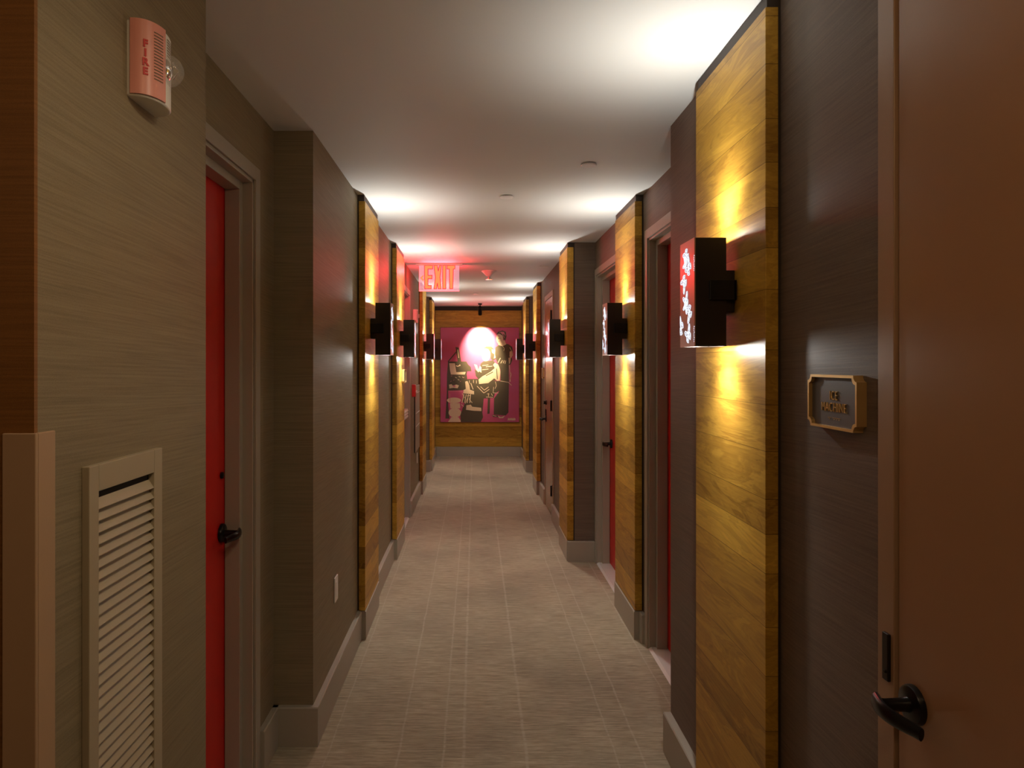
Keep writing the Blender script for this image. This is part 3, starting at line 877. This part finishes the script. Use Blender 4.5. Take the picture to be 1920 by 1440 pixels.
# ------------------------------------------------------------------ plaques
def plaque(face, s, yc, zc, label, lines_, w=.199, h=.113):
    """brass framed plaque with notched corners on a wall at x=face, facing s"""
    o = empty('room_plaque', (face, yc, zc)); tag(o, label, 'plaque')
    r = .013
    def outl(k, hh=h, ww=w):
        W2, H2 = ww / 2 - k, hh / 2 - k; pts = []
        for cx, cy, a0 in ((W2, H2, 270), (-W2, H2, 0), (-W2, -H2, 90), (W2, -H2, 180)):
            for q in range(6):
                a = math.radians(a0 - 18 * q) if True else 0
                pts.append((cx + r * math.cos(a) * 1.0, cy + r * math.sin(a)))
        return pts
    def tr(u, v, d): return (face + s * d, yc + (-s) * u * -1, zc + v)   # u runs along y
    def ring(o1, o2, d0, d1):
        b = MB(); n = len(o1)
        vs = [tr(*p, d1) for p in o1] + [tr(*p, d1) for p in o2] + [tr(*p, d0) for p in o1] + [tr(*p, d0) for p in o2]
        fs = []
        for i in range(n):
            j = (i + 1) % n
            fs += [(i, j, n + j, n + i), (i, 2 * n + i, 2 * n + j, j), (n + i, n + j, 3 * n + j, 3 * n + i)]
        b.add(vs, fs); return b
    # concave notches: centre of each arc sits on the corner
    def outl2(k):
        W2, H2 = w / 2 - k, h / 2 - k; pts = []
        for cx, cy, a0, a1 in ((W2, H2, 270, 180), (-W2, H2, 0, -90), (-W2, -H2, 90, 0), (W2, -H2, 180, 90)):
            for q in range(6):
                a = math.radians(a0 + (a1 - a0) * q / 5); pts.append((cx + r * math.cos(a), cy + r * math.sin(a)))
        return pts
    ring(outl2(0), outl2(.0055), 0, .020).build('frame', M['gold'], o)
    b = MB(); pts = outl2(.005); n = len(pts)
    b.add([tr(*p, .012) for p in pts] + [tr(*p, .0) for p in pts], [tuple(range(n)), tuple(range(2 * n - 1, n - 1, -1))] + [(i, (i + 1) % n, n + (i + 1) % n, n + i) for i in range(n)])
    b.build('backplate', M['signgrey'], o)
    if lines_:
        tot = MB()
        for txt, sz, dz, xsc in lines_:
            m = text_mb(txt, sz, .0012, xsc, 1.12, -.0005)
            xform(m, lambda v: Vector((face + s * (.0132 + v.z), yc + s * v.x, zc + dz + v.y)))
            tot.add(m.v, m.f)
        for k in range(11):
            if k == 3: continue
            for q in range(2):
                tot.lathe([(.0009, 0), (.0006, .0008)], (face + s * .012, yc + s * (-.024 + k * .0048), zc - .034 - q * .003 * (k % 2)), (s, 0, 0), 8)
        tot.build('raised_lettering', M['gold'], o)
    return o
plaque(XR, -1, 1.452, 1.434, 'brass framed grey ICE MACHINE plaque with notched corners beside the brown door', [('ICE', .028, .012, .76), ('MACHINE', .028, -.0125, .76)])
plaque(-.600, 1, 5.80, 1.408, 'small brass framed plaque on the left panel under the exit sign', None, .17)
plaque(XR, -1, 7.66, 1.405, 'small brass framed plaque on the right wall beyond the hinged taupe door', None, .17)

# ------------------------------------------------------------------ louvred return grille
gf = XL + .013
gr = empty('air_return_grille', (XL, 1.267, .8)); tag(gr, 'tall beige louvred air return grille on the nearest left wall', 'air grille')
gy0, gy1, gz0, gz1 = 1.134, 1.399, .30, 1.345
iy0, iy1, iz0, iz1 = 1.163, 1.364, .335, 1.300
b = MB()
b.box(XL, gf, gy0, iy0, gz0, gz1); b.box(XL, gf, iy1, gy1, gz0, gz1); b.box(XL, gf, iy0, iy1, iz1, gz1); b.box(XL, gf, iy0, iy1, gz0, iz0)
b.build('grille_frame', M['grille'], gr, bevel=.0012)
b = MB(); b.box(XL + .0002, XL + .0012, iy0, iy1, iz0, iz1); b.build('duct_backing', M['hole'], gr)
b = MB(); z = iz0 + .012
while z < iz1 - .004:
    b.prism([(gf - .0008, z - .008), (gf - .0008, z - .0068), (XL + .0016, z + .0085), (XL + .0016, z + .0073)], 'y', iy0, iy1)
    z += .0198
b.build('louvre_slats', M['grille'], gr)

# corner guard on the lobby corner
cg = MB(); t = .006
cg.box(XL - .043, XL + t, 1.012 - t, 1.012, .0, 1.413); cg.box(XL, XL + t, 1.012, 1.054, .0, 1.413)
o = cg.build('corner_guard', M['guard'], bevel=.0015)
tag(o, 'beige vertical corner guard on the wall edge at the far left', 'corner guard')

# unseen lamps added overhead and behind the camera to brighten the near walls
def fill_lamp(x, y, e, label):
    o = empty('added_fill_light', (x, y, CEIL)); tag(o, label, 'ceiling light', 'added fill lights')
    b = MB(); b.lathe([(.09, 0), (.09, .012), (.075, .016)], (x, y, CEIL - .0005), (0, 0, -1), 32); b.build('trim_ring', M['white'], o, smooth=True)
    b = MB(); b.lathe([(.070, .0165), (.068, .0185)], (x, y, CEIL), (0, 0, -1), 32); b.build('diffuser', M['filldisc'], o)
    l = bpy.data.lights.new('fill_lamp', 'POINT'); l.energy = e; l.color = (1.0, .66, .36); l.shadow_soft_size = .08
    lo = bpy.data.objects.new('fill_lamp', l); COL.objects.link(lo); lo.parent = o; lo.location = (0, 0, -.12)
fill_lamp(.18, .12, 7.0, 'added unseen round fill light above the corridor mouth, over the viewpoint')
fill_lamp(-1.5, -1.3, 6.0, 'added unseen round fill light near the lobby back wall behind the viewpoint')

# unseen ceiling spot added to brighten the near left wall
ww = empty('added_wall_fill', (.28, .98, CEIL)); tag(ww, 'added unseen ceiling spot above the viewpoint brightening the left wall', 'ceiling light')
b = MB(); b.lathe([(.05, 0), (.05, .006), (.042, .008)], (.28, .98, CEIL - .0005), (0, 0, -1), 28); b.build('trim_ring', M['white'], ww, smooth=True)
l = bpy.data.lights.new('wall_fill_beam', 'SPOT'); l.energy = 12.5; l.color = (1, .80, .54); l.spot_size = math.radians(95); l.spot_blend = 1.0; l.shadow_soft_size = .03
lo = bpy.data.objects.new('wall_fill_beam', l); COL.objects.link(lo); lo.parent = ww; lo.location = (0, 0, -.045)
lo.rotation_euler = (Vector((XL, 1.22, 1.15)) - Vector((.28, .98, CEIL))).to_track_quat('-Z', 'Y').to_euler()

# ------------------------------------------------------------------ camera, world, view
cam = bpy.data.cameras.new('camera'); co = bpy.data.objects.new('camera', cam); COL.objects.link(co)
co.location = (0, 0, H); co.rotation_euler = (PI / 2, 0, 0)
cam.sensor_fit = 'HORIZONTAL'; cam.sensor_width = 36.0; cam.lens = F / 1920 * 36.0
cam.shift_x = (960 - 890) / 1920; cam.shift_y = -(720 - 681) / 1920
cam.clip_start = .02; cam.clip_end = 60
sc.camera = co
w = bpy.data.worlds.new('world'); sc.world = w; w.use_nodes = True
w.node_tree.nodes['Background'].inputs[0].default_value = (.02, .02, .02, 1)
sc.view_settings.view_transform = 'Standard'; sc.view_settings.look = 'None'
sc.view_settings.exposure = 0.22; sc.view_settings.gamma = 1.0
try: sc.view_settings.use_curve_mapping = False
except Exception: pass
cy = sc.cycles
cy.use_denoising = True; cy.use_adaptive_sampling = True; cy.adaptive_threshold = .04; cy.max_bounces = 8; cy.diffuse_bounces = 5; cy.glossy_bounces = 4; cy.transparent_max_bounces = 8
cy.sample_clamp_indirect = 6.0; cy.caustics_reflective = False; cy.caustics_refractive = False
try: cy.use_light_tree = True
except Exception: pass
